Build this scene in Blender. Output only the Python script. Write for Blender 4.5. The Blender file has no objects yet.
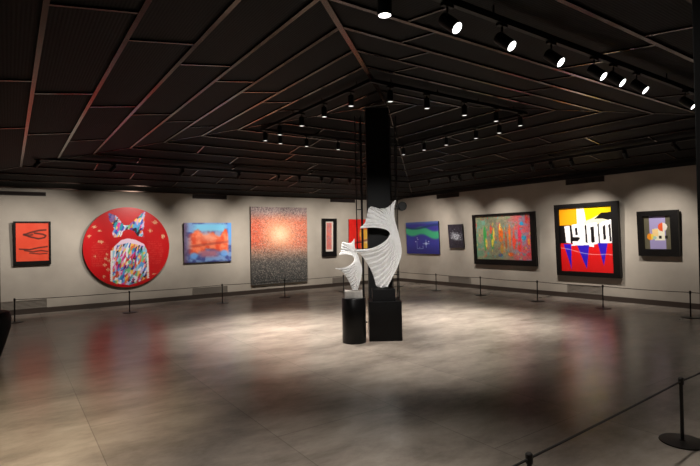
import bpy, bmesh, math, random
import numpy as np
from mathutils import Vector, Matrix, Euler
S = bpy.context.scene
COL = S.collection
R = math.radians

# ------------------------------------------------------------------ camera
cam = bpy.data.cameras.new('camera')
cam_o = bpy.data.objects.new('camera', cam); COL.objects.link(cam_o)
RT = Vector((0.81949658, -0.57273287, -0.0200603))
UP = Vector((0.01140074, -0.01870439, 0.99976006))
FW = Vector((0.57297066, 0.81952865, 0.00879861))
M = Matrix(((RT.x, UP.x, -FW.x, 0), (RT.y, UP.y, -FW.y, 0), (RT.z, UP.z, -FW.z, 1.6), (0, 0, 0, 1)))
cam_o.matrix_world = M
cam.sensor_width = 36; cam.lens = 488.08 / 700 * 36
cam.clip_start = .05; cam.clip_end = 100
S.camera = cam_o

# ------------------------------------------------------------------ world and exposure
w = bpy.data.worlds.new('world'); S.world = w; w.use_nodes = True
w.node_tree.nodes['Background'].inputs[0].default_value = (.9, .85, .8, 1)
w.node_tree.nodes['Background'].inputs[1].default_value = 0.0
S.view_settings.view_transform = 'Standard'
S.view_settings.look = 'None'
S.view_settings.exposure = 1.0
S.view_settings.gamma = 1
S.view_settings.use_curve_mapping = False
S.cycles.use_denoising = True
S.cycles.max_bounces = 6
WALL_W = 165.0      # spots washing the walls
DOWN_W = 235.0      # spots of the inner square
NEAR_W = 140.0      # spots turned to the wall behind the camera
WARM = (1.0, .925, .845)

# ------------------------------------------------------------------ helpers
def lin(c):
    return tuple(((x / 255) / 12.92 if x / 255 <= .04045 else ((x / 255 + .055) / 1.055) ** 2.4) for x in c)

def mat(name, rgb, rough=.5, metal=0., spec=.5, emit=None, es=0.):
    m = bpy.data.materials.new(name); m.use_nodes = True
    b = m.node_tree.nodes['Principled BSDF']
    b.inputs['Base Color'].default_value = (*rgb, 1)
    b.inputs['Roughness'].default_value = rough
    b.inputs['Metallic'].default_value = metal
    b.inputs['Specular IOR Level'].default_value = spec
    if emit:
        b.inputs['Emission Color'].default_value = (*emit, 1)
        b.inputs['Emission Strength'].default_value = es
    return m

def noisy(m, scale, lo, hi, rough_lo=None, rough_hi=None, bump=0., stretch=(1, 1, 1)):
    nt = m.node_tree; b = nt.nodes['Principled BSDF']
    tc = nt.nodes.new('ShaderNodeTexCoord'); mp = nt.nodes.new('ShaderNodeMapping')
    mp.inputs['Scale'].default_value = stretch
    nt.links.new(tc.outputs['Object'], mp.inputs[0])
    n = nt.nodes.new('ShaderNodeTexNoise'); n.inputs['Scale'].default_value = scale
    n.inputs['Detail'].default_value = 6
    nt.links.new(mp.outputs[0], n.inputs['Vector'])
    r = nt.nodes.new('ShaderNodeValToRGB')
    r.color_ramp.elements[0].position = .3; r.color_ramp.elements[1].position = .7
    r.color_ramp.elements[0].color = (*lo, 1); r.color_ramp.elements[1].color = (*hi, 1)
    nt.links.new(n.outputs['Fac'], r.inputs[0]); nt.links.new(r.outputs[0], b.inputs['Base Color'])
    if rough_lo is not None:
        mr = nt.nodes.new('ShaderNodeMapRange')
        mr.inputs['From Min'].default_value = .3; mr.inputs['From Max'].default_value = .7
        mr.inputs['To Min'].default_value = rough_lo; mr.inputs['To Max'].default_value = rough_hi
        nt.links.new(n.outputs['Fac'], mr.inputs[0]); nt.links.new(mr.outputs[0], b.inputs['Roughness'])
    if bump:
        bp = nt.nodes.new('ShaderNodeBump'); bp.inputs['Strength'].default_value = bump
        bp.inputs['Distance'].default_value = .01
        nt.links.new(n.outputs['Fac'], bp.inputs['Height']); nt.links.new(bp.outputs[0], b.inputs['Normal'])
    return m

def link(name, bm, m, parent=None, smooth=False, **tags):
    me = bpy.data.meshes.new(name)
    bmesh.ops.recalc_face_normals(bm, faces=bm.faces)
    if smooth:
        for f in bm.faces: f.smooth = True
    bm.to_mesh(me); bm.free()
    o = bpy.data.objects.new(name, me); COL.objects.link(o)
    if m: me.materials.append(m)
    if parent: o.parent = parent
    for k, v in tags.items(): o[k] = v
    return o

def box(bm, x0, x1, y0, y1, z0, z1, mtx=None, bev=0.):
    r = bmesh.ops.create_cube(bm, size=1)
    vs = r['verts']
    for v in vs:
        v.co = Vector(((x0 + x1) / 2 + v.co.x * (x1 - x0), (y0 + y1) / 2 + v.co.y * (y1 - y0), (z0 + z1) / 2 + v.co.z * (z1 - z0)))
    if bev:
        es = list({e for v in vs for e in v.link_edges})
        rr = bmesh.ops.bevel(bm, geom=es, offset=bev, segments=2, affect='EDGES', profile=.5)
        vs = list({v for f in rr['faces'] for v in f.verts} | {v for v in vs if v.is_valid})
    if mtx: bmesh.ops.transform(bm, matrix=mtx, verts=vs)
    return vs

def cyl(bm, p, q, r, r2=None, seg=12):
    p, q = Vector(p), Vector(q); d = q - p
    rr = bmesh.ops.create_cone(bm, cap_ends=True, segments=seg, radius1=r, radius2=r if r2 is None else r2, depth=d.length)
    mt = Matrix.Translation((p + q) / 2) @ Vector((0, 0, 1)).rotation_difference(d).to_matrix().to_4x4()
    bmesh.ops.transform(bm, matrix=mt, verts=rr['verts'])
    return rr['verts']

def lathe(bm, prof, seg=32, c=(0, 0, 0)):
    rings = []
    for r, z in prof:
        rings.append([bm.verts.new((c[0] + r * math.cos(2 * math.pi * k / seg), c[1] + r * math.sin(2 * math.pi * k / seg), c[2] + z)) for k in range(seg)])
    for a, b in zip(rings, rings[1:]):
        for k in range(seg):
            bm.faces.new((a[k], a[(k + 1) % seg], b[(k + 1) % seg], b[k]))
    bm.faces.new(rings[0][::-1]); bm.faces.new(rings[-1])

def tube(bm, pts, r, seg=8):
    pts = [Vector(p) for p in pts]; rings = []
    for i, p in enumerate(pts):
        t = (pts[min(i + 1, len(pts) - 1)] - pts[max(i - 1, 0)]).normalized()
        a = t.cross(Vector((0, 0, 1)))
        if a.length < .05: a = t.cross(Vector((0, 1, 0)))
        a.normalize(); b = a.cross(t)
        rings.append([bm.verts.new(p + a * r * math.cos(2 * math.pi * k / seg) + b * r * math.sin(2 * math.pi * k / seg)) for k in range(seg)])
    for a, b in zip(rings, rings[1:]):
        for k in range(seg): bm.faces.new((a[k], a[(k + 1) % seg], b[(k + 1) % seg], b[k]))
    bm.faces.new(rings[0][::-1]); bm.faces.new(rings[-1])

def empty(name, loc, rot=(0, 0, 0), label=None, category=None, group=None):
    o = bpy.data.objects.new(name, None); COL.objects.link(o)
    o.location = loc; o.rotation_euler = rot; o.empty_display_size = .1
    if label: o['label'] = label
    if category: o['category'] = category
    if group: o['group'] = group
    return o

def copy_tree(o, parent=None):
    c = o.copy(); COL.objects.link(c)
    if parent: c.parent = parent
    for ch in list(o.children): copy_tree(ch, c)
    return c

def tree_mesh(root): return [c for c in root.children]

# ------------------------------------------------------------------ measures of the room
X0, X1, Y0, Y1 = -1.7, 11.42, -1.6, 13.36
CX, CY, AP, SL = 5.34, 6.45, 3.885, .146
def ceil_z(x, y): return AP - SL * max(abs(x - CX), abs(y - CY))
WALL_TOP = 2.90

# ------------------------------------------------------------------ materials
m_wall = mat('wall_plaster', lin((172, 164, 152)), .75, spec=.25)
noisy(m_wall, 1.6, lin((164, 156, 145)), lin((180, 172, 160)), bump=.05, stretch=(1, 1, 1))
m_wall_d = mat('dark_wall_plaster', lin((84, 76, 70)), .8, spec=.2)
m_black = mat('black_paint', (.005, .005, .0055), .5, spec=.3)
m_blackm = mat('black_metal', (.01, .01, .011), .35, .4)
m_col = mat('black_column', (.004, .004, .0045), .6, spec=.2)
m_ped = mat('black_lacquer', (.004, .004, .0045), .4, spec=.25)
m_base = mat('skirting_brown', lin((62, 52, 46)), .5)
m_vent_d = mat('vent_dark', lin((52, 44, 42)), .6)
m_vent_l = mat('vent_grey', lin((140, 132, 122)), .6)
m_cord = mat('cord_black', (.02, .017, .015), .7)
m_post = mat('post_black', (.014, .012, .011), .4, .3)
m_batten = mat('batten_bronze', lin((98, 80, 72)), .23, .85)
m_white = mat('white_gypsum', lin((232, 230, 226)), .55)
noisy(m_white, 25, lin((228, 227, 226)), lin((238, 237, 236)), bump=.04)
m_marble = mat('pale_grey_stone', lin((176, 172, 166)), .5)
noisy(m_marble, 14, lin((158, 154, 150)), lin((190, 186, 180)))
m_lens = mat('lamp_lens_dim', (.8, .8, .8), .3, emit=(1, .97, .92), es=.5)
m_lens_b = mat('lamp_lens_bright', (.9, .9, .9), .3, emit=(1, .98, .96), es=3.5)
m_frame = mat('frame_black', (.0045, .0038, .0038), .45, spec=.25)

def floor_material():
    m = mat('polished_concrete_tiles', lin((150, 140, 128)), .28, spec=.55)
    nt = m.node_tree; L = nt.links.new; b = nt.nodes['Principled BSDF']
    tc = nt.nodes.new('ShaderNodeTexCoord')
    mp = nt.nodes.new('ShaderNodeMapping'); mp.inputs['Rotation'].default_value = (0, 0, R(28)); mp.inputs['Scale'].default_value = (.7, 1.3, 1)
    L(tc.outputs['Object'], mp.inputs[0])
    n1 = nt.nodes.new('ShaderNodeTexNoise'); n1.inputs['Scale'].default_value = 1.1; n1.inputs['Detail'].default_value = 8; n1.inputs['Roughness'].default_value = .7; n1.inputs['Distortion'].default_value = .15
    L(mp.outputs[0], n1.inputs['Vector'])
    r1 = nt.nodes.new('ShaderNodeValToRGB')
    e = r1.color_ramp.elements; e[0].position = .25; e[0].color = (*lin((110, 101, 93)), 1); e[1].position = .75; e[1].color = (*lin((196, 185, 172)), 1)
    L(n1.outputs['Fac'], r1.inputs[0])
    br = nt.nodes.new('ShaderNodeTexBrick'); br.offset = .5
    br.inputs['Color1'].default_value = (1, 1, 1, 1); br.inputs['Color2'].default_value = (.86, .86, .86, 1); br.inputs['Mortar'].default_value = (.62, .62, .62, 1)
    br.inputs['Scale'].default_value = 1; br.inputs['Mortar Size'].default_value = .004; br.inputs['Mortar Smooth'].default_value = .3
    br.inputs['Brick Width'].default_value = 2.4; br.inputs['Row Height'].default_value = 1.2; br.inputs['Bias'].default_value = 0
    mp2 = nt.nodes.new('ShaderNodeMapping'); mp2.inputs['Rotation'].default_value = (0, 0, R(90)); mp2.inputs['Location'].default_value = (.0, .64, 0)
    L(tc.outputs['Object'], mp2.inputs[0]); L(mp2.outputs[0], br.inputs['Vector'])
    mx = nt.nodes.new('ShaderNodeMix'); mx.data_type = 'RGBA'; mx.blend_type = 'MULTIPLY'; mx.inputs[0].default_value = 1
    L(r1.outputs[0], mx.inputs[6]); L(br.outputs['Color'], mx.inputs[7]); L(mx.outputs[2], b.inputs['Base Color'])
    b.inputs['Roughness'].default_value = .27
    return m

def ceiling_material():
    m = mat('ribbed_dark_panels', (.02, .02, .02), .65, spec=.12)
    nt = m.node_tree; L = nt.links.new; b = nt.nodes['Principled BSDF']
    uv = nt.nodes.new('ShaderNodeUVMap')
    wv = nt.nodes.new('ShaderNodeTexWave'); wv.wave_type = 'BANDS'; wv.bands_direction = 'X'
    wv.inputs['Scale'].default_value = 12.
    L(uv.outputs[0], wv.inputs['Vector'])
    n = nt.nodes.new('ShaderNodeTexBrick'); n.offset = .37
    n.inputs['Color1'].default_value = (*lin((9, 10, 12)), 1); n.inputs['Color2'].default_value = (*lin((20, 17, 16)), 1); n.inputs['Mortar'].default_value = (*lin((20, 18, 17)), 1)
    n.inputs['Scale'].default_value = 1; n.inputs['Mortar Size'].default_value = .003; n.inputs['Brick Width'].default_value = 2.26; n.inputs['Row Height'].default_value = .54
    mp = nt.nodes.new('ShaderNodeMapping'); mp.inputs['Rotation'].default_value = (0, 0, R(90)); mp.inputs['Location'].default_value = (0, .19, 0)
    L(uv.outputs[0], mp.inputs[0]); L(mp.outputs[0], n.inputs['Vector'])
    mx = nt.nodes.new('ShaderNodeMix'); mx.data_type = 'RGBA'; mx.blend_type = 'MULTIPLY'; mx.inputs[0].default_value = .5
    L(n.outputs['Color'], mx.inputs[6]); L(wv.outputs['Color'], mx.inputs[7]); L(mx.outputs[2], b.inputs['Base Color'])
    bp = nt.nodes.new('ShaderNodeBump'); bp.inputs['Strength'].default_value = .3; bp.inputs['Distance'].default_value = .003
    L(wv.outputs['Fac'], bp.inputs['Height']); L(bp.outputs[0], b.inputs['Normal'])
    return m

# ------------------------------------------------------------------ structure
def slab(name, x0, x1, y0, y1, z0, z1, m, parent=None, **t):
    bm = bmesh.new(); box(bm, x0, x1, y0, y1, z0, z1)
    return link(name, bm, m, parent, **(t or ({} if parent else {'kind': 'structure'})))

slab('floor', X0 - .2, X1 + .2, Y0 - .2, Y1 + .2, -.1, 0, floor_material())
HT = 3.3
slab('wall_left', X0 - .2, X1 + .2, Y1, Y1 + .2, 0, HT, m_wall)
slab('wall_right', X1, X1 + .2, Y0 - .2, Y1, 0, HT, m_wall)
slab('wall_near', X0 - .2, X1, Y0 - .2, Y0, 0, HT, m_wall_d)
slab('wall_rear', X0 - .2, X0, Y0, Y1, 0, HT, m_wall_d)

# ceiling: a low pyramid of ribbed panels, four slopes with UVs (distance from the centre, along)
SLOPES = [('x', -1), ('y', -1), ('y', 1), ('x', 1)]
def slope_pt(ax, sg, t, a):      # t = distance from centre line, a = absolute coordinate along the slope
    return (CX + sg * t, a, AP - SL * t) if ax == 'x' else (a, CY + sg * t, AP - SL * t)
cbm = bmesh.new(); uvl = cbm.loops.layers.uv.new('UVMap')
for ax, sg in SLOPES:
    T = 9.5; c = CY if ax == 'x' else CX
    vs = [cbm.verts.new(slope_pt(ax, sg, 0, c)), cbm.verts.new(slope_pt(ax, sg, T, c - T)), cbm.verts.new(slope_pt(ax, sg, T, c + T))]
    cbm.faces.new(vs)
for co, no in (((X0, 0, 0), (-1, 0, 0)), ((X1, 0, 0), (1, 0, 0)), ((0, Y0, 0), (0, -1, 0)), ((0, Y1, 0), (0, 1, 0))):
    bmesh.ops.bisect_plane(cbm, geom=cbm.verts[:] + cbm.edges[:] + cbm.faces[:], plane_co=co, plane_no=no, clear_outer=True)
for f in cbm.faces:
    c = f.calc_center_median(); isx = abs(c.x - CX) > abs(c.y - CY)
    for l in f.loops:
        v = l.vert.co
        l[uvl].uv = (abs(v.x - CX) if isx else abs(v.y - CY), v.y if isx else v.x)
ex = bmesh.ops.extrude_face_region(cbm, geom=cbm.faces[:])
for g in ex['geom']:
    if isinstance(g, bmesh.types.BMVert): g.co.z += .12
ceiling = link('ceiling', cbm, ceiling_material(), kind='structure')

TK = [.35, .87, 1.38, 1.92, 2.42, 2.95, 3.45, 4.0, 4.56, 5.13, 5.7, 6.27, 6.85, 7.4, 7.95]
def along_range(ax, t):
    c = CY if ax == 'x' else CX
    lo, hi = (Y0, Y1) if ax == 'x' else (X0, X1)
    return max(lo, c - t), min(hi, c + t)
def inside(ax, sg, t):
    p = CX + sg * t if ax == 'x' else CY + sg * t
    lo, hi = (X0, X1) if ax == 'x' else (Y0, Y1)
    return lo + .05 < p < hi - .05
def bar_bm(p, q, w, h, drop=0.):
    bm = bmesh.new(); p, q = Vector(p), Vector(q); d = (q - p)
    x = d.normalized(); y = Vector((0, 0, 1)).cross(x).normalized(); z = x.cross(y)
    mt = Matrix(((x.x, y.x, z.x, p.x), (x.y, y.y, z.y, p.y), (x.z, y.z, z.z, p.z), (0, 0, 0, 1)))
    box(bm, 0, d.length, -w / 2, w / 2, -h - drop, .01, mt)
    return bm
for ax, sg in SLOPES:
    for t in TK:
        if not inside(ax, sg, t): continue
        a0, a1 = along_range(ax, t)
        link('batten', bar_bm(slope_pt(ax, sg, t, a0), slope_pt(ax, sg, t, a1), .036, .022), m_batten, ceiling)
for dx, dy in ((-1, -1), (-1, 1), (1, -1), (1, 1)):
    T = min((CX - X0) if dx < 0 else (X1 - CX), (CY - Y0) if dy < 0 else (Y1 - CY))
    big = dx < 0 and dy < 0
    link('hip_batten', bar_bm((CX, CY, AP), (CX + dx * T, CY + dy * T, AP - SL * T), .05 if big else .016, .03 if big else .012), m_batten, ceiling)
# short battens closing the panels, staggered from band to band
CROSS = {
 ('x', -1): {2: (6.86,), 3: (6.3,), 4: (5.75, 8.0), 5: (5.29, 7.5), 6: (4.74, 6.97), 7: (4.18, 6.49, 8.84), 8: (3.63, 5.88, 8.16), 9: (5.42, 7.67, 3.2), 10: (4.9, 7.1, 9.4)},
 ('y', 1): {2: (4.94,), 3: (5.19,), 4: (4.99, 6.9), 5: (3.15, 5.15, 7.2), 6: (4.05, 6.05, 8.0), 7: (4.27, 6.3, 2.2, 8.4), 8: (3.55, 5.54, 5.97, 1.5, 8.6), 9: (4.34, 6.4, 2.3), 10: (5.5, 3.4, 7.5)},
 ('x', 1): {3: (6.9,), 4: (6.09, 7.8), 5: (8.31, 7.59, 5.56), 6: (9.01, 6.97, 4.9), 7: (8.09, 6.09, 4.06), 8: (9.5, 7.52, 5.44, 3.4), 9: (8.3, 6.3, 4.25), 10: (7.2, 5.1)},
 ('y', -1): {3: (3.84, 6.0), 4: (3.49, 5.7), 5: (3.07, 5.26), 6: (2.71, 4.86, 7.0), 7: (4.6, 2.4, 6.8), 8: (4.3, 6.5, 2.0), 9: (3.9, 6.1)},
}
for (ax, sg), bands in CROSS.items():
    for k, al in bands.items():
        t0, t1 = TK[k], TK[k + 1]
        if not inside(ax, sg, t1): continue
        for a in al:
            if abs(a - (CY if ax == 'x' else CX)) > t0 - .05: continue
            link('cross_batten', bar_bm(slope_pt(ax, sg, t0, a), slope_pt(ax, sg, t1, a), .024, .016), m_batten, ceiling)

# cornice and skirting
slab('trim_1', X1 - .03, X1, Y0, Y1 - .03, 2.925, 3.0, m_black)
slab('trim_2', X0, X1, Y1 - .03, Y1, 2.865, 2.885, m_black)
slab('baseboard_left', X0, X1, Y1 - .025, Y1, 0, .115, m_base)
slab('baseboard_right', X1 - .025, X1, Y0, Y1 - .025, 0, .115, m_base)
slab('baseboard_near', X0, X1 - .025, Y0, Y0 + .025, 0, .115, m_base)
slab('baseboard_rear', X0, X0 + .025, Y0 + .025, Y1 - .025, 0, .115, m_base)
slab('trim_3', -.50, -.165, Y1 - .06, Y1 - .026, .0, 2.72, mat('dark_brown_panel', lin((44, 30, 24)), .5))

# black pillar at the right edge of the view
bm = bmesh.new(); box(bm, 3.0, 3.35, .86, 1.068, 0, ceil_z(3.1, 1.0) - .01, bev=.006)
link('pillar', bm, mat('pillar_black', (.003, .003, .003), .9, spec=.05), label='slim black floor-to-ceiling pillar at the right edge, close to the camera', category='pillar')

# ------------------------------------------------------------------ vents on the walls
def vent(wall, a0, a1, z0, z1, m, name, label, group):
    w_ = a1 - a0; h = z1 - z0
    if wall == 'L': e = empty(name, ((a0 + a1) / 2, Y1 - .001, z0), (0, 0, 0), label, 'vent', group)
    else: e = empty(name, (X1 - .001, (a0 + a1) / 2, z0), (0, 0, R(-90)), label, 'vent', group)
    bm = bmesh.new()
    for x0, x1, za, zb in ((-w_ / 2, w_ / 2, 0, .012), (-w_ / 2, w_ / 2, h - .012, h), (-w_ / 2, -w_ / 2 + .012, .012, h - .012), (w_ / 2 - .012, w_ / 2, .012, h - .012)):
        box(bm, x0, x1, -.03, 0, za, zb)
    link('vent_frame', bm, m, e)
    bm = bmesh.new(); n = 6
    for k in range(n):
        z = .012 + (h - .024) * (k + .5) / n
        mt = Matrix.Translation((0, -.014, z)) @ Matrix.Rotation(R(35), 4, 'X')
        box(bm, -w_ / 2 + .012, w_ / 2 - .012, -.012, .012, -.003, .003, mt)
    box(bm, -w_ / 2 + .012, w_ / 2 - .012, -.004, 0, .012, h - .012)
    link('louvre_slats', bm, m, e)
G1, G2 = 'dark air vents under the ceiling', 'pale air grilles above the skirting'
vent('L', -.62, .72, 2.70, 2.79, m_vent_d, 'air_vent', 'long dark air vent high on the wall above the orange-red ink painting', G1)
vent('L', 4.12, 5.08, 2.745, 2.862, m_vent_d, 'air_vent', 'dark air vent under the ceiling above the blue and orange cloud painting', G1)
vent('L', 8.58, 9.55, 2.76, 2.862, m_vent_d, 'air_vent', 'dark air vent under the ceiling above the tall narrow painting', G1)
vent('R', 10.41, 11.35, 2.79, 2.92, m_vent_d, 'air_vent', 'dark air vent under the ceiling above the small starry dark canvas', G1)
vent('R', 5.92, 6.87, 2.79, 2.92, m_vent_d, 'air_vent', 'dark air vent under the ceiling above the 1900 poster painting', G1)
vent('L', -.16, .71, .125, .32, m_vent_l, 'air_grille', 'pale wall grille above the skirting at far left, below the ink painting', G2)
vent('L', 4.08, 5.06, .125, .30, m_vent_l, 'air_grille', 'pale wall grille above the skirting below the blue and orange cloud painting', G2)
vent('L', 8.6, 9.5, .125, .30, m_vent_l, 'air_grille', 'pale wall grille above the skirting near the tall narrow painting', G2)
vent('R', 10.0, 10.9, .125, .31, m_vent_l, 'air_grille', 'pale wall grille above the skirting below the small starry dark canvas', G2)
vent('R', 6.02, 6.90, .13, .33, m_vent_l, 'air_grille', 'pale wall grille above the skirting below the 1900 poster painting', G2)

# ------------------------------------------------------------------ paintings
def vnoise(u, v, f, seed, octs=4):
    out = np.zeros_like(u); amp = 1.; tot = 0
    for o in range(octs):
        r = np.random.RandomState(seed + o * 13); n = 64
        g = r.rand(n, n); x = u * f; y = v * f
        xi = np.floor(x).astype(int); yi = np.floor(y).astype(int); fx = x - xi; fy = y - yi
        fx = fx * fx * (3 - 2 * fx); fy = fy * fy * (3 - 2 * fy)
        a = g[xi % n, yi % n]; b = g[(xi + 1) % n, yi % n]; c = g[xi % n, (yi + 1) % n]; d = g[(xi + 1) % n, (yi + 1) % n]
        out += amp * ((a * (1 - fx) + b * fx) * (1 - fy) + (c * (1 - fx) + d * fx) * fy); tot += amp
        amp *= .5; f *= 2
    return out / tot
def mixc(a, b, k): return a + (b - a) * np.clip(k, 0, 1)[..., None]
def C3(c): return np.array(c, float)
def fill(u, c): return np.zeros(u.shape + (3,)) + C3(c)
def sm(x, a, b):
    t = np.clip((x - a) / (b - a), 0, 1); return t * t * (3 - 2 * t)
def poly_in(u, v, P):
    ins = np.zeros(u.shape, bool); n = len(P)
    for i in range(n):
        x1, y1 = P[i]; x2, y2 = P[(i + 1) % n]
        if y1 == y2: continue
        c = ((v < y1) != (v < y2)) & (u < (x2 - x1) * (v - y1) / (y2 - y1) + x1)
        ins ^= c
    return ins
def cells(u, v, n, seed, pal, sx=1., sy=1.):
    r = np.random.RandomState(seed); px = r.rand(n); py = r.rand(n); ci = r.randint(0, len(pal), n)
    best = np.full(u.shape, 9.); idx = np.zeros(u.shape, int)
    for k in range(n):
        d = ((u - px[k]) * sx + (v - py[k]) * .5) ** 2 + ((v - py[k]) * sy) ** 2
        m = d < best; best[m] = d[m]; idx[m] = ci[k]
    return C3(pal)[idx]

def paint_mesh(name, xs, zs, cols, faces, y, m, parent):
    me = bpy.data.meshes.new(name)
    me.from_pydata([(float(a), y, float(b)) for a, b in zip(xs, zs)], [], faces)
    at = me.color_attributes.new('paint', 'FLOAT_COLOR', 'POINT')
    c = np.clip(np.asarray(cols, float) / 255, 0, 1)
    l = np.where(c <= .04045, c / 12.92, ((c + .055) / 1.055) ** 2.4)
    at.data.foreach_set('color', np.concatenate([l, np.ones((len(l), 1))], 1).astype(np.float32).ravel())
    me.materials.append(m)
    o = bpy.data.objects.new(name, me); COL.objects.link(o); o.parent = parent
    return o
def paint_mat(name, rough=.45, spec=.3):
    m = mat(name, (1, 1, 1), rough, spec=spec); nt = m.node_tree
    a = nt.nodes.new('ShaderNodeAttribute'); a.attribute_name = 'paint'
    nt.links.new(a.outputs['Color'], nt.nodes['Principled BSDF'].inputs['Base Color'])
    n = nt.nodes.new('ShaderNodeTexNoise'); n.inputs['Scale'].default_value = 90
    tc = nt.nodes.new('ShaderNodeTexCoord'); nt.links.new(tc.outputs['Object'], n.inputs['Vector'])
    bp = nt.nodes.new('ShaderNodeBump'); bp.inputs['Strength'].default_value = .15; bp.inputs['Distance'].default_value = .003
    nt.links.new(n.outputs['Fac'], bp.inputs['Height']); nt.links.new(bp.outputs[0], nt.nodes['Principled BSDF'].inputs['Normal'])
    return m
m_paint = paint_mat('painted_canvas')
m_glossy = paint_mat('painted_glossy', .3, .5)

def painting(name, wall, a0, a1, z0, z1, depth, fn, label, fw=(0, 0, 0, 0), res=90, lean=2.0, edge=None, fdepth=None, mount=None, pm=None):
    """a0 = left end, a1 = right end as seen (coordinate along the wall); fw = frame widths left, right, top, bottom"""
    W = abs(a1 - a0); H = z1 - z0; mid = (a0 + a1) / 2; gap = .012
    if wall == 'L': e = empty(name, (mid, Y1 - gap, z0), (R(lean), 0, 0), label, 'painting')
    else: e = empty(name, (X1 - gap, mid, z0), (R(lean), 0, R(-90)), label, 'painting')
    l, r, t, b = fw; framed = max(fw) > 0
    x0, x1, zz0, zz1 = -W / 2 + l, W / 2 - r, b, H - t
    bm = bmesh.new(); box(bm, x0, x1, -depth + .001, -.004, zz0, zz1)
    link('stretcher_box', bm, edge or m_frame, e)
    nx = max(8, int(res * (x1 - x0) / max(W, H))); nz = max(8, int(res * (zz1 - zz0) / max(W, H)))
    U, V = np.meshgrid(np.linspace(0, 1, nx), np.linspace(0, 1, nz))
    c = fn(U, V).reshape(-1, 3)
    xs = (x0 + U * (x1 - x0)).ravel(); zs = (zz1 - V * (zz1 - zz0)).ravel()
    fc = [(j * nx + i, (j + 1) * nx + i, (j + 1) * nx + i + 1, j * nx + i + 1) for j in range(nz - 1) for i in range(nx - 1)]
    paint_mesh('canvas', xs, zs, c, fc, -depth, pm or m_paint, e)
    if framed:
        fd = fdepth or depth + .025
        bm = bmesh.new()
        for bx in ((-W / 2, -W / 2 + l, 0, H), (W / 2 - r, W / 2, 0, H), (-W / 2 + l, W / 2 - r, H - t, H), (-W / 2 + l, W / 2 - r, 0, b)):
            if bx[1] - bx[0] > 0 and bx[3] - bx[2] > 0: box(bm, bx[0], bx[1], -fd, 0, bx[2], bx[3])
        link('frame', bm, m_frame, e)
    return e

# -- ink painting
def f_ink(u, v):
    c = mixc(fill(u, (226, 70, 44)), fill(u, (240, 92, 64)), vnoise(u, v, 4, 3))
    def stroke(c, P, w, k=.8):
        d = np.full(u.shape, 9.)
        for (x1, y1), (x2, y2) in zip(P, P[1:]):
            dx, dy = x2 - x1, y2 - y1; t = np.clip(((u - x1) * dx + (v - y1) * dy) / (dx * dx + dy * dy), 0, 1)
            d = np.minimum(d, np.hypot(u - x1 - t * dx, (v - y1 - t * dy) * 1.25))
        return mixc(c, fill(u, (62, 34, 30)), k * (1 - sm(d, w * .5, w)))
    c = stroke(c, [(.9, .19), (.7, .2), (.45, .25), (.24, .31), (.42, .37), (.68, .42), (.86, .39), (.9, .34), (.8, .3), (.55, .27)], .034)
    c = stroke(c, [(.24, .31), (.4, .33), (.48, .31)], .05, .6)
    c = stroke(c, [(.1, .68), (.4, .7), (.65, .66), (.94, .63)], .03)
    c = stroke(c, [(.25, .72), (.5, .76), (.75, .73), (.95, .76)], .03, .7)
    c = stroke(c, [(.4, .79), (.7, .82), (.93, .81)], .025, .7)
    return c
painting('ink_painting', 'L', .08, .80, 1.12, 2.11, .035, f_ink, 'orange-red painting with loose black ink strokes in a thick black frame, far left', (.05, .035, .03, .085), 110, 3.0, fdepth=.06)

# -- cloud painting
def f_cloud(u, v):
    n = vnoise(u, v, 5, 11); n2 = vnoise(u + .3, v, 10, 21)
    c = mixc(fill(u, (70, 82, 146)), fill(u, (124, 158, 208)), sm(n2, .35, .65))
    c = mixc(c, fill(u, (100, 70, 92)), (1 - sm(u, .0, .13)) * .8)
    c = mixc(c, fill(u, (120, 196, 232)), (1 - sm(np.abs(v - .12), .05, .12)) * sm(u, .12, .3) * (1 - sm(u, .8, .95)))
    c = mixc(c, fill(u, (96, 160, 230)), sm(u, .88, .95) * (1 - sm(v, .3, .6)))
    top = .34 - .19 * np.exp(-((u - .26) / .12) ** 2) - .2 * np.exp(-((u - .86) / .07) ** 2) - .1 * np.exp(-((u - .55) / .16) ** 2) + (n2 - .5) * .16
    bot = .66 + .06 * np.sin(u * 8) + (n - .5) * .25
    k = sm(v, top - .03, top + .07) * (1 - sm(v, bot, bot + .12)) * sm(u, .02, .2) * (1 - sm(u, .9, .96))
    c = mixc(c, mixc(fill(u, (226, 78, 44)), fill(u, (250, 134, 92)), sm(n2, .3, .7)), k)
    c = mixc(c, fill(u, (250, 176, 150)), np.exp(-(((u - .52) / .2) ** 2 + ((v - .36) / .12) ** 2)) * .8)
    c = mixc(c, fill(u, (196, 120, 130)), sm(v, .66, .74) * (1 - sm(v, .8, .92)) * sm(u, .25, .4) * (1 - sm(u, .6, .8)) * .8)
    c = mixc(c, fill(u, (150, 60, 56)), (1 - sm(np.abs(v - .60 + .12 * u), .01, .05)) * .5 * k)
    for x, y, s_ in ((.2, .82, .11), (.84, .78, .12)):
        c = mixc(c, fill(u, (110, 170, 236)), (1 - sm(np.hypot(u - x, v - y), s_ * .4, s_)) * .9)
    return mixc(c, fill(u, (46, 38, 52)), sm(v, .95, 1) * .5)
painting('cloud_painting', 'L', 3.85, 5.17, .99, 2.08, .05, f_cloud, 'unframed landscape-format canvas of orange-red clouds edged with bright blue', res=120, edge=mat('canvas_edge_dark', lin((60, 48, 50)), .7))

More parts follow.
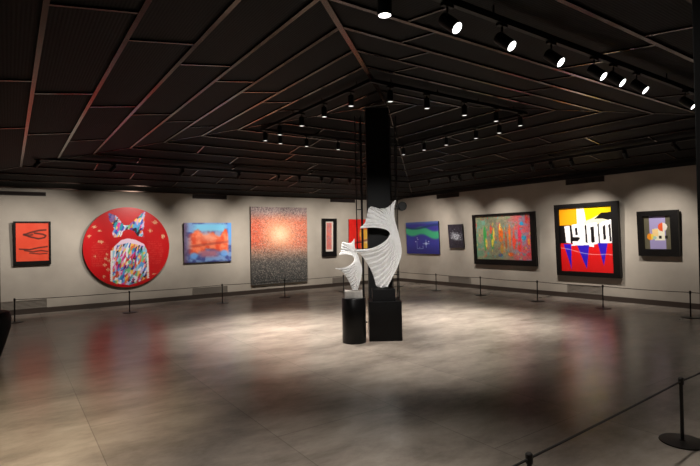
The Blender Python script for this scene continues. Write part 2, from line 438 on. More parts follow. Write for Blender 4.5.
# -- mosaic sunrise canvas
def f_mosaic(u, v):
    c = fill(u, (150, 132, 130))
    c = mixc(c, fill(u, (204, 116, 90)), sm(v, .03, .22))
    c = mixc(c, fill(u, (216, 92, 64)), (1 - sm(u, 0, .35)) * sm(v, .1, .25) * (1 - sm(v, .4, .6)) * .8)
    g = np.hypot((u - .5) * 1.0, (v - .36) * 1.3)
    c = mixc(c, fill(u, (222, 152, 116)), 1 - sm(g, .12, .42))
    c = mixc(c, fill(u, (238, 206, 166)), 1 - sm(g, .0, .22))
    c = mixc(c, fill(u, (168, 128, 108)), sm(v, .46, .62))
    c = mixc(c, fill(u, (92, 90, 86)), sm(v, .56, .74))
    c = mixc(c, fill(u, (74, 76, 74)), sm(v, .74, .95))
    r = np.random.RandomState(5).rand(*u.shape)
    sp = .18 + .3 * sm(v, .4, .8) + .25 * (1 - sm(v, 0, .15))
    c = mixc(c, fill(u, (58, 52, 52)), (r < sp * .8) * .75 * (.3 + .7 * sm(g, .1, .4)))
    r2 = np.random.RandomState(6).rand(*u.shape)
    return mixc(c, fill(u, (220, 205, 190)), (r2 > .86) * .5)
painting('mosaic_painting', 'L', 5.76, 7.63, .26, 2.55, .07, f_mosaic, 'very large speckled canvas glowing orange and yellow at the top, dark grey below', res=150, lean=1.0, edge=mat('canvas_edge_grey', lin((70, 62, 60)), .8))

# -- narrow framed painting
def f_narrow(u, v):
    c = mixc(fill(u, (176, 84, 76)), fill(u, (214, 130, 116)), vnoise(u, v * 2, 6, 31))
    c = mixc(c, fill(u, (140, 120, 130)), sm(vnoise(u, v * 2, 8, 39), .5, .7) * .6)
    mt = (u < .16) | (u > .84) | (v < .05) | (v > .93)
    return np.where(mt[..., None], C3((206, 196, 186)), c)
painting('narrow_painting', 'L', 8.20, 8.74, 1.0, 2.22, .03, f_narrow, 'tall narrow dusty-pink painting with pale mat in a heavy black frame', (.12, .12, .09, .16), 90, fdepth=.07)

# -- red and yellow painting behind the column
def f_redyel(u, v):
    n = vnoise(u, v, 4, 41)
    c = mixc(fill(u, (214, 22, 24)), fill(u, (240, 60, 40)), n)
    b = (1 - sm(np.abs(u - .62) + (n - .5) * .2, .12, .26)) * sm(v, .25, .4)
    c = mixc(c, fill(u, (240, 190, 70)), b)
    c = mixc(c, fill(u, (230, 110, 50)), (1 - sm(np.abs(u - .5), .02, .08)) * sm(v, .15, .3) * .8)
    c = mixc(c, fill(u, (250, 235, 190)), (1 - sm(np.hypot(u - .66, (v - .75) * 1.3), .04, .16)) * .8)
    return mixc(c, fill(u, (120, 20, 30)), (1 - sm(np.abs(v - .85 + .2 * u), .01, .06)) * .6)
painting('red_yellow_painting', 'L', 9.25, 10.35, 1.22, 2.2, .05, f_redyel, 'bright red canvas with a yellow patch, half hidden behind the black column', res=80, edge=mat('canvas_edge_red', lin((120, 20, 20)), .7))

# -- blue and green painting
def f_aurora(u, v):
    n = vnoise(u * 1.5, v, 4, 51)
    c = mixc(fill(u, (50, 62, 150)), fill(u, (66, 56, 140)), n)
    c = mixc(c, fill(u, (44, 44, 118)), sm(v, .6, 1))
    yb = .25 + .14 * u + .05 * np.sin(u * 9)
    c = mixc(c, fill(u, (62, 164, 120)), (1 - sm(np.abs(v - yb), .07, .16)))
    c = mixc(c, fill(u, (80, 110, 160)), (1 - sm(v, .02, .1)) * .7)
    c = mixc(c, fill(u, (34, 60, 100)), (1 - sm(np.abs(v - .16 - .05 * np.sin(u * 5)), .01, .05)) * .8)
    for x, y, s in ((.62, .68, .05), (.3, .62, .02), (.37, .55, .015), (.42, .8, .012), (.52, .78, .012), (.35, .5, .015), (.7, .62, .02)):
        c = mixc(c, fill(u, (210, 220, 240)), 1 - sm(np.hypot(u - x, v - y), s * .5, s))
    e = ((np.abs(u - .62) < .008) & (np.abs(v - .68) < .12)) | ((np.abs(v - .68) < .01) & (np.abs(u - .62) < .1))
    e |= ((np.abs(u - .34) < .006) & (v > .6) & (v < .84)) | ((np.abs(v - .84) < .008) & (u > .34) & (u < .52)) | ((np.abs(u - .52) < .006) & (v > .74) & (v < .84))
    return mixc(c, fill(u, (150, 170, 220)), e * .8)
painting('aurora_painting', 'R', 12.80, 11.24, 1.0, 2.07, .05, f_aurora, 'deep blue canvas with a green band on top and small white stars', res=110, edge=mat('canvas_edge_blue', lin((24, 26, 52)), .7))

# -- small dark starry canvas
def f_star(u, v):
    n = vnoise(u, v, 9, 61); c = mixc(fill(u, (34, 32, 40)), fill(u, (66, 62, 72)), n)
    r = np.random.RandomState(9).rand(*u.shape)
    k = np.exp(-(((u - .5) / .28) ** 2 + ((v - .5) / .14) ** 2))
    c = mixc(c, fill(u, (230, 235, 245)), (r < .5 * k) * .9 + k * .25)
    return mixc(c, fill(u, (130, 120, 140)), (r > .93) * .5)
painting('starry_painting', 'R', 10.79, 10.20, 1.21, 1.94, .06, f_star, 'small upright dark canvas with a white burst of stars', res=60, lean=5.0)

# -- large abstract forest painting
def f_forest(u, v):
    n = vnoise(u * 1.4, v, 9, 71); n2 = vnoise(u, v, 16, 75)
    c = mixc(fill(u, (104, 112, 96)), fill(u, (168, 152, 118)), n2)
    c = mixc(c, fill(u, (96, 140, 112)), (1 - sm(u, .0, .5)) * sm(n, .4, .6) * .8)
    c = mixc(c, mixc(fill(u, (226, 80, 92)), fill(u, (150, 116, 150)), sm(n2, .4, .6)), sm(u, .5, .85) * .8)
    for x, y, sx, sy, col in ((.17, .5, .03, .28, (50, 150, 70)), (.19, .62, .02, .12, (235, 190, 80)), (.31, .55, .03, .25, (60, 160, 90)), (.29, .3, .03, .12, (226, 80, 60)),
                              (.34, .42, .02, .16, (250, 210, 80)), (.31, .62, .02, .1, (240, 200, 70)), (.47, .45, .045, .2, (236, 100, 30)), (.46, .25, .02, .1, (250, 200, 90)), (.63, .45, .025, .22, (240, 110, 30)),
                              (.7, .55, .035, .2, (236, 70, 50)), (.8, .5, .03, .25, (226, 50, 80)), (.84, .2, .035, .05, (30, 150, 200)), (.87, .52, .045, .05, (40, 150, 190)),
                              (.79, .73, .03, .1, (230, 60, 50)), (.93, .1, .03, .12, (220, 60, 60)), (.95, .87, .04, .05, (220, 60, 70)), (.48, .75, .03, .15, (190, 130, 50)), (.15, .15, .04, .06, (110, 160, 140)),
                              (.45, .9, .05, .04, (70, 100, 140)), (.63, .88, .05, .04, (220, 90, 40)), (.95, .6, .02, .08, (230, 150, 60)), (.56, .55, .02, .2, (170, 90, 50))):
        d = np.hypot((u - x) / sx, (v - y) / sy) + (n - .5) * .8
        c = mixc(c, fill(u, col), (1 - sm(d, .7, 1.15)) * .92)
    rr = np.random.RandomState(8); pu, pv = rr.rand(130), rr.rand(130)
    for a, b_ in zip(pu, pv):
        pc_ = [(240, 110, 40), (226, 60, 70), (80, 160, 170), (90, 150, 90), (240, 190, 90), (190, 90, 110)][int((a * 3 + b_ * 7 + a * b_ * 40) % 6)]
        c = mixc(c, fill(u, pc_), (1 - sm(np.hypot((u - a) / .012, (v - b_) / .035), .6, 1.1)) * .55)
    return mixc(c, fill(u, (60, 56, 54)), (rr.rand(*u.shape) < .14) * .5)
painting('forest_painting', 'R', 9.78, 7.70, .74, 2.19, .04, f_forest, 'wide abstract painting of green, orange and pink dabs in a black frame', (.09, .13, .06, .15), 150, 2.5, fdepth=.09)

# -- poster painting with the figures 1900
def f_poster(u, v):
    X = 50 + u * 260; Y = 62 + v * 315
    c = fill(u, (222, 24, 26))
    P = lambda *p: poly_in(X, Y, p)
    def put(mask, col):
        c[mask] = C3(col)
    put(Y < 150, (240, 160, 16))
    put(P((160, 60), (320, 50), (320, 112), (232, 112), (200, 150), (172, 150)), (248, 214, 0))
    put(P((140, 55), (176, 55), (186, 130), (215, 118), (300, 100), (305, 125), (180, 160), (140, 150)), (250, 244, 222))
    put(P((40, 148), (140, 148), (200, 132), (262, 92), (320, 92), (320, 238), (40, 238)), (16, 14, 16))
    put(P((176, 132), (215, 118), (256, 98), (262, 118), (290, 124), (320, 134), (320, 148), (176, 150)), (246, 236, 190))
    put(P((225, 122), (258, 94), (320, 90), (320, 138), (290, 128), (262, 120)), (16, 14, 16))
    for pg in (((74, 152), (102, 150), (104, 238), (80, 234)),
               ((112, 146), (150, 140), (178, 142), (186, 156), (186, 250), (116, 246), (112, 228), (140, 228), (152, 214), (150, 208), (116, 206)),
               ((186, 148), (200, 140), (236, 138), (246, 148), (248, 234), (238, 240), (190, 250)),
               ((246, 146), (262, 136), (300, 126), (320, 128), (320, 232), (300, 236), (248, 236))):
        put(P(*pg), (250, 250, 250))
    for pg in (((128, 162), (140, 160), (142, 196), (130, 198)), ((178, 150), (186, 146), (186, 240), (180, 240)), ((206, 160), (222, 156), (224, 232), (208, 236)), ((240, 146), (247, 142), (249, 236), (243, 236)), ((264, 158), (276, 150), (278, 218), (266, 222)), ((291, 152), (300, 146), (303, 228), (294, 230))):
        put(P(*pg), (16, 14, 16))
    wave = 238 + 6 * np.sin((X - 60) / 22.)
    put((Y > wave) & (Y < 252 + 4 * np.sin(X / 30)) & (np.abs(X - 160) < 60), (250, 250, 250))
    for pg in (((66, 242), (106, 242), (102, 372), (92, 330)), ((136, 248), (196, 246), (180, 362), (170, 340)), ((238, 236), (284, 236), (262, 344), (256, 320))):
        put(P(*pg), (46, 26, 190))
    ln = np.abs(Y - (268 + (X - 60) * .12 - 6 * np.sin(X / 40.))) < 1.7
    c[ln] = c[ln] * .5 + 120
    return c
painting('poster_painting', 'R', 7.11, 5.55, .55, 2.31, .05, f_poster, 'tall red, blue and yellow painting with white figures 1900 in a wide black frame', (.11, .15, .10, .11), 230, 2.5, fdepth=.10, pm=m_glossy)

# -- small geometric abstract
def f_geo(u, v):
    c = fill(u, (112, 106, 84))
    n = vnoise(u * 3, v, 6, 91); c = mixc(c, fill(u, (84, 80, 66)), n * .8)
    c[(u > .2) & (u < .78)] = C3((168, 158, 205))
    m = (u > .38) & (u < .76) & (v > .38) & (v < .74); c[m] = C3((246, 240, 214))
    m = (u > .3) & (u < .52) & (v > .4) & (v < .62); c[m] = C3((250, 216, 150))
    d = np.hypot((u - .68) * .76, (v - .34)); c[(d < .13)] = C3((236, 226, 214)); c[(d < .13) & (u < .68)] = C3((232, 92, 44))
    d = np.hypot((u - .22) * .76, (v - .63)); c[(d < .10)] = C3((246, 150, 40)); c[(d < .10) & (u > .24)] = C3((250, 222, 90))
    d = np.hypot((u - .38) * .76, (v - .66)); c[(d < .05)] = C3((170, 210, 190))
    for x in (.58, .8): c[(np.abs(u - x) < .05) & (np.abs(v - .64) < .045)] = C3((24, 22, 24))
    return c
painting('geometric_painting', 'R', 5.16, 4.36, 1.07, 2.04, .03, f_geo, 'small lilac painting of circles and squares in a very wide black frame, far right', (.12, .15, .11, .15), 110, 3.0, fdepth=.09)

# -- round red painting
tondo = empty('round_painting', (2.455, Y1 - .012, .46), (R(1.5), 0, 0), 'large round red painting with a multicoloured butterfly above a dome-shaped figure', 'painting')
RR = 1.005
bm = bmesh.new()
v1 = cyl(bm, (0, 0, RR), (0, -.06, RR), RR, seg=96)
link('round_panel', bm, mat('round_panel_edge', lin((70, 16, 16)), .6), tondo)
nr, na = 90, 220
rad = np.concatenate([[0.0], np.linspace(1 / nr, 1, nr)])
xs, zs = [0.], [0.]
for i in range(1, nr + 1):
    a = np.arange(na) * 2 * math.pi / na
    xs += list(rad[i] * np.cos(a)); zs += list(rad[i] * np.sin(a))
xs = np.array(xs); zs = np.array(zs)
def f_round(x, z):
    X = 255 + x * 208; Y = 235 - z * 205
    n = vnoise(x + 2, z + 2, 3, 101)
    c = mixc(fill(x, (184, 14, 20)), fill(x, (200, 22, 26)), n)
    pal = [(60, 90, 190), (236, 226, 240), (240, 240, 240), (206, 190, 228), (90, 160, 220), (230, 120, 60), (226, 60, 150), (40, 150, 170), (90, 50, 140), (250, 200, 90), (30, 26, 40), (150, 200, 225), (222, 170, 200), (120, 190, 130), (200, 60, 60)]
    cc = cells(-(x + 1) / 2 + 1, (z + 1) / 2, 1150, 3, pal, 1.5, .55)
    wing_l = [(163, 58), (200, 75), (236, 122), (262, 122), (258, 142), (232, 152), (222, 180), (186, 184), (180, 160), (192, 140), (168, 98)]
    wing_r = [(340, 52), (322, 62), (296, 88), (262, 122), (258, 142), (286, 154), (300, 178), (334, 184), (326, 150), (334, 130), (336, 92)]
    fig = [(180, 238), (176, 330), (166, 400), (196, 418), (258, 430), (318, 414), (352, 392), (351, 262), (334, 222), (292, 198), (256, 190), (222, 198)]
    for pg in (wing_l, wing_r, fig):
        m = poly_in(X, Y, pg); c[m] = cc[m]
    m = poly_in(X, Y, wing_l) & (X < 195) & (Y < 110); c[m] = c[m] * .4 + C3((70, 30, 110)) * .6
    m = poly_in(X, Y, fig) & (Y < 212 + np.abs(X - 256) * .25); c[m] = C3((236, 206, 226))
    m = poly_in(X, Y, [(172, 250), (181, 250), (180, 400), (170, 400)]) | poly_in(X, Y, [(346, 270), (354, 270), (356, 400), (348, 400)]); c[m] = C3((240, 236, 232))
    tx = (((X > 350) & (X < 432 - np.abs(Y - 260) * .25)) | ((X > 85) & (X < 165))) & (Y > 200) & (Y < 325) & (np.sin(Y * .55) > .3) & (vnoise(x + 2, z + 2, 30, 77, 2) > .42)
    c[tx] = c[tx] * .72 + C3((224, 150, 120)) * .28
    for gx, gy, s in ((390, 107, 9), (430, 185, 8), (428, 178, 6), (365, 152, 7), (75, 175, 6), (130, 205, 8), (122, 203, 6), (100, 130, 7), (122, 150, 5), (150, 290, 7), (155, 268, 5), (145, 320, 6), (165, 300, 5), (380, 380, 5), (350, 372, 5), (140, 378, 5), (160, 345, 6), (100, 275, 4)):
        m = (np.abs(X - gx) * .8 + np.abs(Y - gy) + 4 * np.sin(X * .9)) < s; c[m] = C3((222, 170, 130))
    return c
cols = f_round(xs, zs)
fc = [(0, 1 + k, 1 + (k + 1) % na) for k in range(na)]
for i in range(nr - 1):
    b0 = 1 + i * na; b1 = b0 + na
    fc += [(b0 + k, b1 + k, b1 + (k + 1) % na, b0 + (k + 1) % na) for k in range(na)]
paint_mesh('painted_face', xs * RR, RR + zs * RR, cols, fc, -.0615, m_glossy, tondo)

# ------------------------------------------------------------------ column, trusses and sculptures
AZ = R(-35)
colc = Vector((5.19, 6.56))
e = empty('column', (colc.x, colc.y, 0), (0, 0, AZ), 'square black column rising to the ceiling behind the white sculptures', 'column')
bm = bmesh.new(); box(bm, -.195, .195, -.195, .195, 0, ceil_z(colc.x, colc.y) - .10, bev=.008)
link('shaft', bm, m_col, e)
bm = bmesh.new(); box(bm, -.20, .20, -.20, .20, 3.66, 3.70); link('collar', bm, m_col, e)

def truss(x, y, label):
    e = empty('lattice_mast', (x, y, 0), (0, 0, AZ), label, 'mast', 'thin black lattice masts beside the column')
    top = 3.66; pts = [(-.055, -.03), (.045, -.055), (.03, .06)]
    for px, py in pts:
        bm = bmesh.new(); cyl(bm, (px, py, .012), (px, py, top), .009, seg=8); link('upright', bm, m_blackm, e)
    z = .39
    while z < top:
        bm = bmesh.new()
        for (a, b) in ((0, 1), (1, 2), (2, 0)):
            cyl(bm, (*pts[a], z), (*pts[b], z), .006, seg=6)
        link('rung', bm, m_blackm, e); z += .56
    bm = bmesh.new(); box(bm, -.062, .062, -.062, .066, 0, .012); link('foot_plate', bm, m_blackm, e)
F2 = Vector((.573, .8195)); R2 = Vector((.8195, -.573))
p = colc - R2 * .32; truss(p.x, p.y, 'thin black lattice mast left of the column, behind the small sculpture')
p = colc + R2 * .275; truss(p.x, p.y, 'thin black lattice mast on the right side of the black column')
# two thin tie bars between left mast and column
p0 = colc - R2 * .32
# speaker on the right mast
sp = colc + R2 * .385 - F2 * .17
e = empty('loudspeaker', (sp.x, sp.y, 2.0), (0, 0, AZ), 'small black loudspeaker clamped to the mast at the right of the column', 'loudspeaker')
bm = bmesh.new(); cyl(bm, (0, .06, .1), (0, -.07, .1), .075, seg=24); link('cabinet', bm, m_black, e)
bm = bmesh.new(); cyl(bm, (0, -.070, .1), (0, -.078, .1), .062, .055, seg=24); link('driver', bm, mat('speaker_mesh', (.03, .03, .03), .8), e)
bm = bmesh.new(); box(bm, -.10, -.06, -.015, .015, .08, .12); link('clamp', bm, m_black, e)

# pedestals
pc = Vector((4.706, 5.827)) + F2 * .252
e = empty('box_pedestal', (pc.x, pc.y, 0), (0, 0, AZ), 'black cube-shaped pedestal carrying the tall white sculpture', 'pedestal')
bm = bmesh.new(); box(bm, -.252, .252, -.252, .252, .0, .594, bev=.004); link('body', bm, m_ped, e)
bm = bmesh.new(); box(bm, -.256, .256, -.256, .256, .594, .602, bev=.002); link('top_plate', bm, m_ped, e)
q = Vector((4.715, 5.865)) + F2 * .16
e = empty('plinth', (q.x, q.y, .602), (0, 0, AZ), 'low black plinth block standing on the cube-shaped pedestal', 'plinth')
bm = bmesh.new(); box(bm, -.175, .175, -.15, .15, 0, .19, bev=.003); link('block', bm, m_ped, e)
pcy = Vector((4.245, 6.01)) + F2 * .112
e = empty('drum_pedestal', (pcy.x, pcy.y, 0), (0, 0, AZ), 'black cylindrical pedestal carrying the small white sculpture', 'pedestal')
bm = bmesh.new(); lathe(bm, [(.176, 0), (.182, .004), (.182, .672), (.178, .677)], 56); link('body', bm, m_ped, e, smooth=False)
for f in e.children[0].data.polygons: f.use_smooth = abs(f.normal.z) < .5
bm = bmesh.new(); cyl(bm, (.1835, .0, .3), (.205, 0, .3), .012, seg=10); link('cable_grommet', bm, m_blackm, e)
e = empty('stone_base', (pcy.x, pcy.y, .677), (0, 0, AZ), 'small pale grey stone block under the small sculpture', 'plinth')
bm = bmesh.new(); box(bm, -.135, .135, -.10, .10, 0, .109, bev=.004); link('block', bm, m_marble, e)

def fan_sculpture(name, loc, sc, label, depth_sign=1., depth_low=1., shear=0., lx=1.):
    """ribbed ribbon pinched at a neck, opening into a fan above and below"""
    rows = {0.0: [(351, 249.5), (361, 254), (367, 262), (371.5, 270), (375, 279), (378, 288), (387, 288)],
            .14: [(363, 249.8), (371, 253), (377, 259.5), (381.5, 266), (385, 272), (388, 277), (392.5, 277)],
            .28: [(374.5, 248), (380.5, 250), (385.5, 254), (389.5, 258), (392.5, 262), (395.5, 264), (398, 265)],
            .42: [(385.5, 241.8), (388.5, 244), (391.8, 246.5), (394.5, 248.7), (397, 250.5), (399.3, 251.6), (401.2, 252)],
            .55: [(390.8, 234), (392.2, 234.2), (393.6, 234.4), (395, 234.6), (396.3, 234.7), (397.4, 234.6), (398.4, 234.3)],
            .68: [(386.3, 228.6), (388, 226.5), (389.8, 224.3), (391.5, 222.3), (392.8, 221), (393.8, 220.4), (394.6, 220)],
            .84: [(374, 226.3), (377, 222.5), (380, 218), (382.5, 213.5), (386.5, 212.3), (390.2, 211.4), (393.6, 209.5)],
            1.0: [(361, 227), (366, 222), (367.8, 214), (371, 205.5), (380, 207.5), (388, 206.5), (395.5, 199.5)]}
    ks = sorted(rows); A = np.array([rows[k] for k in ks], float)       # rows x 7 x 2
    def cr(P, t):            # catmull-rom over first axis, t in 0..n-1
        n = len(P); i = min(int(t), n - 2); f = t - i
        p0 = P[max(i - 1, 0)]; p1 = P[i]; p2 = P[i + 1]; p3 = P[min(i + 2, n - 1)]
        return .5 * ((2 * p1) + (-p0 + p2) * f + (2 * p0 - 5 * p1 + 4 * p2 - p3) * f * f + (-p0 + 3 * p1 - 3 * p2 + p3) * f ** 3)
    s = .01578 * sc; NV, NP = 72, 10; NU = NP * 8
    def surf(iu, iv):
        col = cr(np.swapaxes(A, 0, 1), iu / NU * 6)                      # 8 x 2 : one rib
        p = cr(col, iv / NV * (len(ks) - 1)); p = (395 + (p[0] - 395) * lx, p[1])
        x = (p[0] - 380 - .02 * (p[1] - 288) - shear * (288 - p[1])) * s; z = (288 - p[1]) * s * .965
        return x, z
    G = [[surf(i, j) for j in range(NV + 1)] for i in range(NU + 1)]
    bm = bmesh.new(); V = []
    for i in range(NU + 1):
        row = []
        for j in range(NV + 1):
            x, z = G[i][j]
            w = math.hypot(G[NU][j][0] - G[0][j][0], G[NU][j][1] - G[0][j][1])
            fr = (i / 8) % 1; tri = (fr / .75 if fr < .75 else (1 - fr) / .25) * 2 - 1
            amp = min(.038 * sc, w / NP * .5)
            v = j / NV; u = i / NU
            low = max(0., (.5 - v) / .5); upv = max(0., (v - .5) / .5)
            y = -depth_low * .20 * sc * (1 - u) * low ** 1.2 + depth_sign * .13 * sc * (1 - u) * upv + .10 * sc * math.sin(u * math.pi) * (low + upv)
            y += tri * amp - .05 * sc
            row.append(bm.verts.new((x, y, z)))
        V.append(row)
    for i in range(NU):
        for j in range(NV): bm.faces.new((V[i][j], V[i + 1][j], V[i + 1][j + 1], V[i][j + 1]))
    zmin = min(v.co.z for v in bm.verts)
    for v in bm.verts: v.co.z -= zmin
    e = empty(name, loc, (0, 0, AZ), label, 'sculpture', 'white fan-shaped sculptures')
    o = link('fan_body', bm, m_white, e)
    md = o.modifiers.new('solid', 'SOLIDIFY'); md.thickness = .016 * sc + .004; md.offset = 0
    return e
q2 = Vector((4.79, 6.055))
q0 = colc  # noqa
base = Vector((4.715, 5.865)) + F2 * .16
k = base - R2 * ((385 - 381.2) * .01578)
fan_sculpture('fan_sculpture', (k.x, k.y, .806), 1.0, 'tall white ribbed fan-shaped sculpture on the black plinth', depth_low=-.25)
k = pcy - R2 * .015
fan_sculpture('fan_sculpture', (k.x, k.y, .796), .575, 'small white ribbed fan-shaped sculpture on the black cylinder', shear=.14, lx=.86)

# dark drum at the left edge
e = empty('drum_stand', (-.325, 8.08, 0), (0, 0, 0), 'dark rounded stand cut off by the left edge of the picture', 'stand')
bm = bmesh.new(); lathe(bm, [(.17, 0), (.19, .02), (.27, .25), (.335, .48), (.345, .6), (.33, .69), (.3, .70)], 40)
link('body', bm, mat('dark_blue_black', (.004, .006, .010), .6, spec=.2), e, smooth=True)

# ------------------------------------------------------------------ barrier posts and cords
PH = .49
def make_post():
    e = empty('barrier_post', (0, 0, 0))
    bm = bmesh.new(); lathe(bm, [(.150, 0), (.155, .004), (.152, .010), (.02, .016), (.018, .02)], 40); link('base_disc', bm, m_post, e)
    bm = bmesh.new(); lathe(bm, [(.0125, .018), (.0125, PH - .02), (.010, PH - .012)], 16); link('pole', bm, m_post, e)
    bm = bmesh.new(); lathe(bm, [(.017, PH - .055), (.019, PH - .05), (.019, PH - .006), (.012, PH)], 16); link('post_cap', bm, m_post, e)
    return e
PG = 'low black barrier posts'
posts = [
 ((.08, 12.13), 'the post at far left below the ink painting', 'low black barrier post at far left, below the orange-red ink painting'),
 ((2.22, 11.93), 'the post below the round red painting', 'low black barrier post below the round red painting'),
 ((4.40, 11.97), 'the post below the cloud painting', 'low black barrier post below the blue and orange cloud painting'),
 ((6.15, 11.95), 'the post below the speckled mosaic canvas', 'low black barrier post in front of the large speckled canvas'),
 ((8.10, 11.97), 'the post beside the small sculpture', 'low black barrier post seen just left of the small sculpture foot'),
 ((10.22, 11.95), 'the post in the far corner', 'low black barrier post in the far corner behind the column'),
 ((10.20, 10.26), 'the post below the starry canvas', 'low black barrier post below the gap between blue canvas and starry canvas'),
 ((10.23, 8.65), 'the post left under the forest painting', 'low black barrier post in front of the wide abstract painting'),
 ((10.23, 6.95), 'the post left of the 1900 poster painting', 'low black barrier post near the left edge of the 1900 painting'),
 ((10.24, 5.40), 'the post right under the 1900 poster painting', 'low black barrier post near the right edge of the 1900 painting'),
 ((10.27, 3.80), 'the post at the right edge of the view', 'low black barrier post by the right wall at the right edge of the view'),
 ((10.27, 2.2), 'the post beyond the right edge', 'low black barrier post by the right wall beyond the picture edge'),
]
near_posts = [
 ((6.25, 1.62), 'the next post outside on the right', 'low black barrier post of the near row, beyond the right picture edge'),
 ((4.16, 1.615), 'the large near post at bottom right', 'large near low black barrier post standing at bottom right'),
 ((2.15, 1.53), 'the near post at the bottom edge', 'near low black barrier post cut by the bottom edge of the picture'),
 ((.15, 1.45), 'the post outside at the bottom left', 'low black barrier post of the near row, outside the picture at left'),
]
proto = make_post(); first = True
for (x, y), nm, lab in posts + near_posts:
    o = proto if first else copy_tree(proto); first = False
    o.location = (x, y, 0); o['label'] = lab; o['category'] = 'barrier post'; o['group'] = PG
def cord(a, b, sag):
    (p, n1, _), (q, n2, _) = a, b
    P, Q = Vector((*p, PH - .03)), Vector((*q, PH - .03)); d = (Q - P); d.z = 0; d.normalize()
    P += d * .021; Q -= d * .021
    bm = bmesh.new(); n = 14
    tube(bm, [P.lerp(Q, i / n) - Vector((0, 0, sag * 4 * (i / n) * (1 - i / n))) for i in range(n + 1)], .0065, 8)
    n1_ = n1.replace('the post ', 'post '); n2_ = n2.replace('the post ', 'post ')
    def sh(s): return s.replace('the ', '').replace(' of the view', '')
    link('barrier_rope', bm, m_cord, label='cord from ' + sh(n1) + ' to ' + sh(n2), category='cord', group='thin barrier cords')
for a, b in zip(posts, posts[1:]): cord(a, b, .012)
for a, b in zip(near_posts, near_posts[1:]): cord(a, b, .004)

# ------------------------------------------------------------------ lighting track and spotlights
IX0, IX1, IY0, IY1 = 3.80, 7.04, 4.91, 8.15
OX1, OY0, OY1, OZ = 9.65, 2.30, 10.76, 3.215
def rail(name, p, q, w, h, label, group):
    bm = bar_bm(p, q, w, h); o = link(name, bm, m_black, label=label, category='light track', group=group)
    return o
hw = .018
TZ = 3.615
def rail_box(x0, x1, y0, y1, z0, z1, label, group, hang):
    e = empty('light_track', ((x0 + x1) / 2, (y0 + y1) / 2, z0), (0, 0, 0), label, 'light track', group)
    dx, dy = (x1 - x0) / 2, (y1 - y0) / 2
    bm = bmesh.new(); box(bm, -dx, dx, -dy, dy, 0, z1 - z0); link('rail', bm, m_black, e)
    L = max(dx, dy)
    for s in (-.8, -.27, .27, .8):
        px, py = (s * dx, 0) if dx > dy else (0, s * dy)
        zc = ceil_z(e.location.x + px, e.location.y + py) - e.location.z
        if zc - (z1 - z0) > .004:
            bm = bmesh.new(); cyl(bm, (px, py, z1 - z0), (px, py, zc), .008, seg=8); link('hanger', bm, m_black, e)
GI, GO = 'inner square of ceiling light track', 'outer lines of ceiling light track'
rail_box(IX0 - hw, IX0 + hw, IY0 - hw, IY1 + hw, TZ - .045, TZ, 'black light track, near-left side of the inner ceiling square', GI, 1)
rail_box(IX0 + hw, IX1 - hw, IY0 - hw, IY0 + hw, TZ - .045, TZ, 'black light track, near-right side of the inner ceiling square', GI, 1)
rail_box(IX1 - hw, IX1 + hw, IY0 - hw, IY1 + hw, TZ - .045, TZ, 'black light track, far-right side of the inner ceiling square', GI, 1)
rail_box(IX0 + hw, IX1 - hw, IY1 - hw, IY1 + hw, TZ - .045, TZ, 'black light track, far-left side of the inner ceiling square', GI, 1)
rail_box(-.9, OX1 - .05, OY0 - hw, OY0 + hw, OZ - .05, OZ, 'black light track crossing the upper right, nearest to the camera', GO, 1)
rail_box(-1.0, OX1 - .05, OY1 - hw, OY1 + hw, OZ - .05, OZ, 'black light track running along the left picture wall', GO, 1)
rail_box(OX1 - hw, OX1 + hw, OY0 - hw, OY1 + hw, OZ - .05, OZ, 'black light track running along the right picture wall', GO, 1)

def make_head(lens_m, r=.040, length=.15):
    """hangs from z=0 down; the barrel hangs straight down in its own frame"""
    e = empty('track_spotlight', (0, 0, 0))
    bm = bmesh.new(); box(bm, -.05, .05, -.016, .016, -.022, -.0005, bev=.002); link('adapter', bm, m_black, e)
    bm = bmesh.new(); cyl(bm, (0, 0, -.022), (0, 0, -.06), .008, seg=8); link('stem', bm, m_black, e)
    bm = bmesh.new(); L = length
    lathe(bm, [(r * .72, 0), (r * .95, -.008), (r, -.02), (r, -L), (r * .9, -L), (r * .86, -L + .012), (r * .1, -L + .014)], 28)
    b = link('barrel', bm, m_black, e, smooth=False)
    b.location = (0, 0, -.055)
    bm = bmesh.new(); lathe(bm, [(r * .84, -L + .008), (r * .84, -L + .003), (r * .5, -L - .001)], 24); ln = link('lens', bm, lens_m, b)
    return e
protos = {'dim': None, 'bright': None}
def head(x, y, z, aim, kind, label, group, watt=0, ang=40, blend=.6, col=WARM, big=False):
    """aim = direction vector of the beam"""
    if protos[kind] is None:
        protos[kind] = make_head(m_lens if kind == 'dim' else m_lens_b, *((.040, .15) if kind == 'dim' else (.044, .16))); o = protos[kind]
    else: o = copy_tree(protos[kind])
    o.location = (x, y, z); o['label'] = label; o['category'] = 'spotlight'; o['group'] = group
    d = Vector(aim).normalized()
    b = [c for c in o.children if c.name.startswith('barrel')][0]
    rot = Vector((0, 0, -1)).rotation_difference(d)
    b.rotation_mode = 'QUATERNION'; b.rotation_quaternion = rot
    off = Vector((0, 0, 0)) if d.z < -.97 else Vector((0, 0, -.02 if kind == 'dim' else -.065)) - d * .055
    b.location = Vector((0, 0, -.055)) + off
    if watt:
        L = bpy.data.lights.new('spot_beam', 'SPOT'); L.energy = watt; L.color = col; L.spot_size = R(ang); L.spot_blend = blend; L.shadow_soft_size = .035
        lo = bpy.data.objects.new('spot_beam', L); COL.objects.link(lo)
        lo.location = Vector((x, y, z - .055)) + off + d * .165
        lo.rotation_mode = 'QUATERNION'; lo.rotation_quaternion = Vector((0, 0, -1)).rotation_difference(d)
    return o
ZI = TZ - .045; ZO = OZ - .05
ordn = ['first', 'second', 'third', 'fourth', 'fifth', 'sixth', 'seventh', 'eighth', 'ninth', 'tenth']
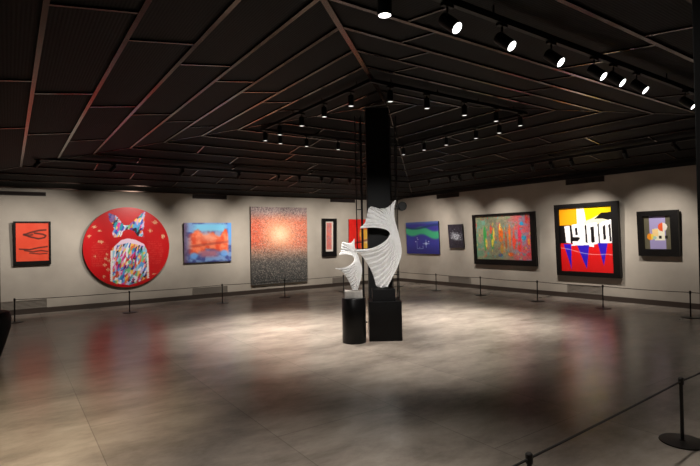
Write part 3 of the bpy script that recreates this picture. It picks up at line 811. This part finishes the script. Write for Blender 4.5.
def lab(i, n, side): return 'small black cylinder spotlight, ' + ordn[i] + ' of ' + str(n) + ' ' + side
GH = 'spotlights of the inner ceiling square'
# inner square
ys = [8.03, 7.46, 6.70, 6.03, 5.35]
for i, y in enumerate(ys): head(IX0, y, ZI, (0, 0, -1), 'dim', lab(i, 5, 'from the left on the near-left inner track'), GH, watt=DOWN_W * (1.3, 0, 1.0, 0, .2)[i], ang=72, blend=1)
xs_ = [4.12, 4.78, 5.54, 6.26, 6.87]
for i, x in enumerate(xs_):
    aim = (0, 0, -1)
    head(x, IY0, ZI, aim, 'dim', lab(i, 5, 'from the left on the near-right inner track'), GH, watt=DOWN_W * (.4, .45, .15, .3, 0)[i], ang=60, blend=1)
ys = [7.98, 7.34, 6.72, 5.98, 5.46]
for i, y in enumerate(ys): head(IX1, y, ZI, (0, 0, -1), 'dim', lab(i, 5, 'from the left on the far-right inner track'), GH, watt=DOWN_W * (0, 1.6, 0, 1.9, 0)[i], ang=70, blend=1)
for i, x in enumerate([4.16, 4.72, 5.45]): head(x, IY1, ZI, (0, 0, -1), 'dim', lab(i, 3, 'from the left on the far-left inner track'), GH, watt=DOWN_W if i == 1 else 0, ang=72, blend=1)
# nearest track: turned to the wall behind the camera
GN = 'bright spotlights on the nearest ceiling track'
for i, x in enumerate([1.99, 2.56, 3.15, 3.79, 4.46, 4.81, 5.27, 6.41]):
    aim = (0, 0, -1) if i == 0 else (.14, -.95, -.88)
    head(x - (.09 if i == 0 else .10 + .012 * i), OY0, ZO - .0, aim, 'bright', 'added unseen spotlight with glowing lens, ' + ordn[i] + ' of eight from the left on the nearest track', GN,
         watt=(NEAR_W * .7 if i == 0 else (NEAR_W * (0, .9, 0, .75, 0, .5, 0, .4)[i])), ang=(70 if i == 0 else 96), blend=1, col=(1, .93, .85))
for i, (x, aim, k) in enumerate([(-.55, (.2, .9, -1), 3.2), (.35, (.15, .25, -1), .7), (1.05, (3.6, 3.6, -1.5), 2.9)]):  # unseen heads added out of view to brighten the left floor and the sculptures
    head(x, OY0, ZO, aim, 'bright', 'added unseen spotlight with glowing lens, ' + ordn[i] + ' of three overhead left of the camera', GN, watt=NEAR_W * .9 * k, ang=(56, 64, 26)[i], blend=1, col=((1, .84, .62), WARM, (1, .97, .93))[i])
# left wall washers
GL = 'dark spotlights facing the left picture wall'
tl = [(.45, -.6, .4), (1.74, .5, 1), (3.1, 2.35, 1.05), (4.4, 4.5, 1), (5.42, 6.1, 1.1), (6.0, 7.2, .8), (6.66, 8.3, .9), (6.97, 6.9, 0), (7.55, 9.8, 1.)]
for i, (x, tx, k) in enumerate(tl):
    d = Vector((tx, Y1, 1.5)) - Vector((x, OY1, ZO))
    head(x, OY1, ZO, d, 'dim', 'dark spotlight back, ' + ordn[i] + ' of nine from the left along the left picture wall', GL, watt=WALL_W * k, ang=62, blend=1)
GR = 'dark spotlights facing the right picture wall'
tr = [(9.9, 12.2, 1), (9.1, 10.6, .9), (8.77, 8.9, 0), (8.3, 8.8, 1.), (6.6, 7.2, .35), (6.15, 6.3, 1.4), (5.68, 5.8, 0), (4.6, 4.8, .9), (3.75, 2.9, .35)]
for i, (y, ty, k) in enumerate(tr):
    d = Vector((X1, ty, 1.35)) - Vector((OX1, y, ZO))
    head(OX1, y, ZO, d, 'dim', 'dark spotlight back, ' + ordn[i] + ' of nine from the left along the right picture wall', GR, watt=WALL_W * .75 * k, ang=68, blend=1)
